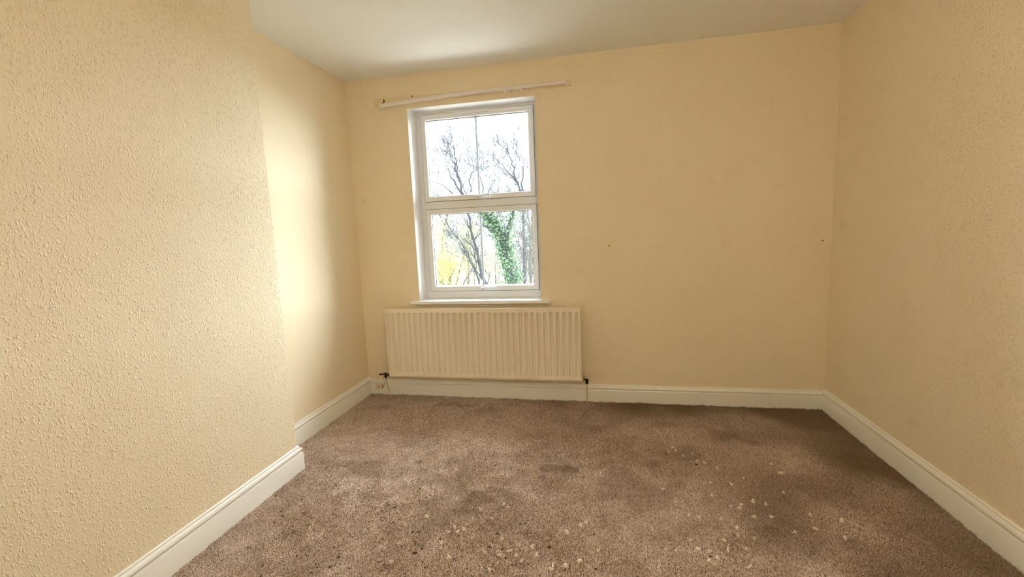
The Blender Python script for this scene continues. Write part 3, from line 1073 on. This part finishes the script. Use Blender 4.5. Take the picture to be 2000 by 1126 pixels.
# autumn shrubs
YEL = [('leaf_cloud', M_YEL, 0.032, 13, 0.22, 0.9), ('green_leaf_cloud', M_LGR, 0.030, 13, 0.25, 0.7)]
ORG = [('leaf_cloud', M_ORG, 0.032, 14, 0.2, 0.9), ('dark_leaf_cloud', M_LGR, 0.028, 8, 0.22, 0.6)]
stem_tree('autumn_shrub', 'tall shrub with yellow and pale green leaves behind the lower sash', 13.6,
          [([(880, 560), (876, 500), (868, 450)], 0.05, 0.8), ([(890, 560), (905, 500), (912, 450)], 0.05, 0.8),
           ([(900, 565), (925, 520), (935, 475)], 0.045, 0.7), ([(870, 565), (855, 520), (848, 470)], 0.045, 0.7)],
          M_BARK2, 21, cat='shrub', ground_uv=(885, 640), leafspec=YEL, depth=2, spread=0.9)
stem_tree('autumn_shrub', 'low orange leaved shrub at the bottom corner of the lower sash', 10.2,
          [([(862, 570), (858, 540), (852, 512)], 0.035, 0.5), ([(872, 570), (880, 545), (884, 525)], 0.035, 0.45)],
          M_BARK2, 22, cat='shrub', ground_uv=(868, 640), leafspec=ORG, depth=2, spread=0.9)
stem_tree('autumn_shrub', 'small yellow shrub growing between bare stems and the ivy trunk', 11.2,
          [([(958, 570), (955, 530), (953, 500)], 0.03, 0.4), ([(968, 570), (974, 540), (972, 515)], 0.03, 0.4)],
          M_BARK2, 23, cat='shrub', ground_uv=(962, 640), leafspec=[('leaf_cloud', M_YEL, 0.04, 4, 0.14, 0.6)], depth=2)
stem_tree('twiggy_bush', 'grey leafless bush of thin upright twigs beyond the ivy trunk', 9.5,
          [([(1030 + dx, 570), (1028 + dx * 1.3, 510), (1026 + dx * 1.8, 440 + abs(dx))], 0.02, 0.55) for dx in (-16, -8, 0, 8, 16, 24)],
          M_BARK2, 24, cat='bush', ground_uv=(1030, 640), depth=3, kids=(2, 4), spread=0.6,
          leafspec=[('remaining_leaves', M_IVY, 0.022, 1, 0.12, 0.3)])

FAR = [((862, 500), (868, 440), (874, 380), 16.5), ((915, 505), (921, 450), (927, 400), 21.0), ((968, 500), (975, 440), (981, 395), 33.0),
       ((1036, 510), (1034, 450), (1028, 380), 14.0), ((845, 505), (842, 450), (838, 400), 29.0)]
for k, (a, m_, t_, Y) in enumerate(FAR):
    r_ = random.Random(300 + k)
    stem_tree('distant_tree', ['thin bare tree far off behind the yellow shrub', 'thin bare tree far off behind the centre glazing bar',
               'thin bare tree far off behind the ivy trunk', 'thin bare tree far off behind the twiggy bush',
               'thin bare tree far off at the hinge edge behind the orange shrub'][k], Y,
              [([a, m_, t_], 0.07, 1.4), ([m_, (m_[0] + r_.uniform(-30, -16), t_[1] + 12)], 0.04, 1.0), ([m_, (m_[0] + r_.uniform(16, 30), t_[1] + 6)], 0.04, 1.0)],
              M_BARK2, 40 + k, ground_uv=(a[0], 560), depth=3, kids=(3, 4), group='bare trees far off across the gardens')
# leafy shrubs filling the far gardens
M_GREY = leafmat('greygreen_leaf', ((0.075, 0.105, 0.085), (0.15, 0.17, 0.13)), 0.15)
for k, (u, v, Y, lab, lm) in enumerate(((862, 470, 19.5, 'wide greenish shrub far off behind the yellow leaves', M_LGR), (922, 462, 26.0, 'grey green shrub far off beside the centre glazing bar', M_GREY),
                                        (1022, 450, 18.0, 'tall grey green thicket far off right of the ivy trunk', M_GREY), (1046, 470, 20.5, 'grey green thicket far off nearest the window edge', M_GREY))):
    stem_tree('distant_shrub', lab, Y, [([(u - 8, 560), (u - 14, 515), (u - 16, v)], 0.05, 1.3), ([(u + 4, 560), (u + 6, 510), (u + 2, v - 8)], 0.05, 1.3),
              ([(u + 14, 560), (u + 18, 520), (u + 20, v + 4)], 0.05, 1.3)], M_BARK2, 70 + k, cat='shrub', ground_uv=(u, 590), depth=2, kids=(3, 4), spread=0.95,
              leafspec=[('leaf_cloud', lm, 0.055, 9, 0.38, 0.9)])
print('tufts', nt_)
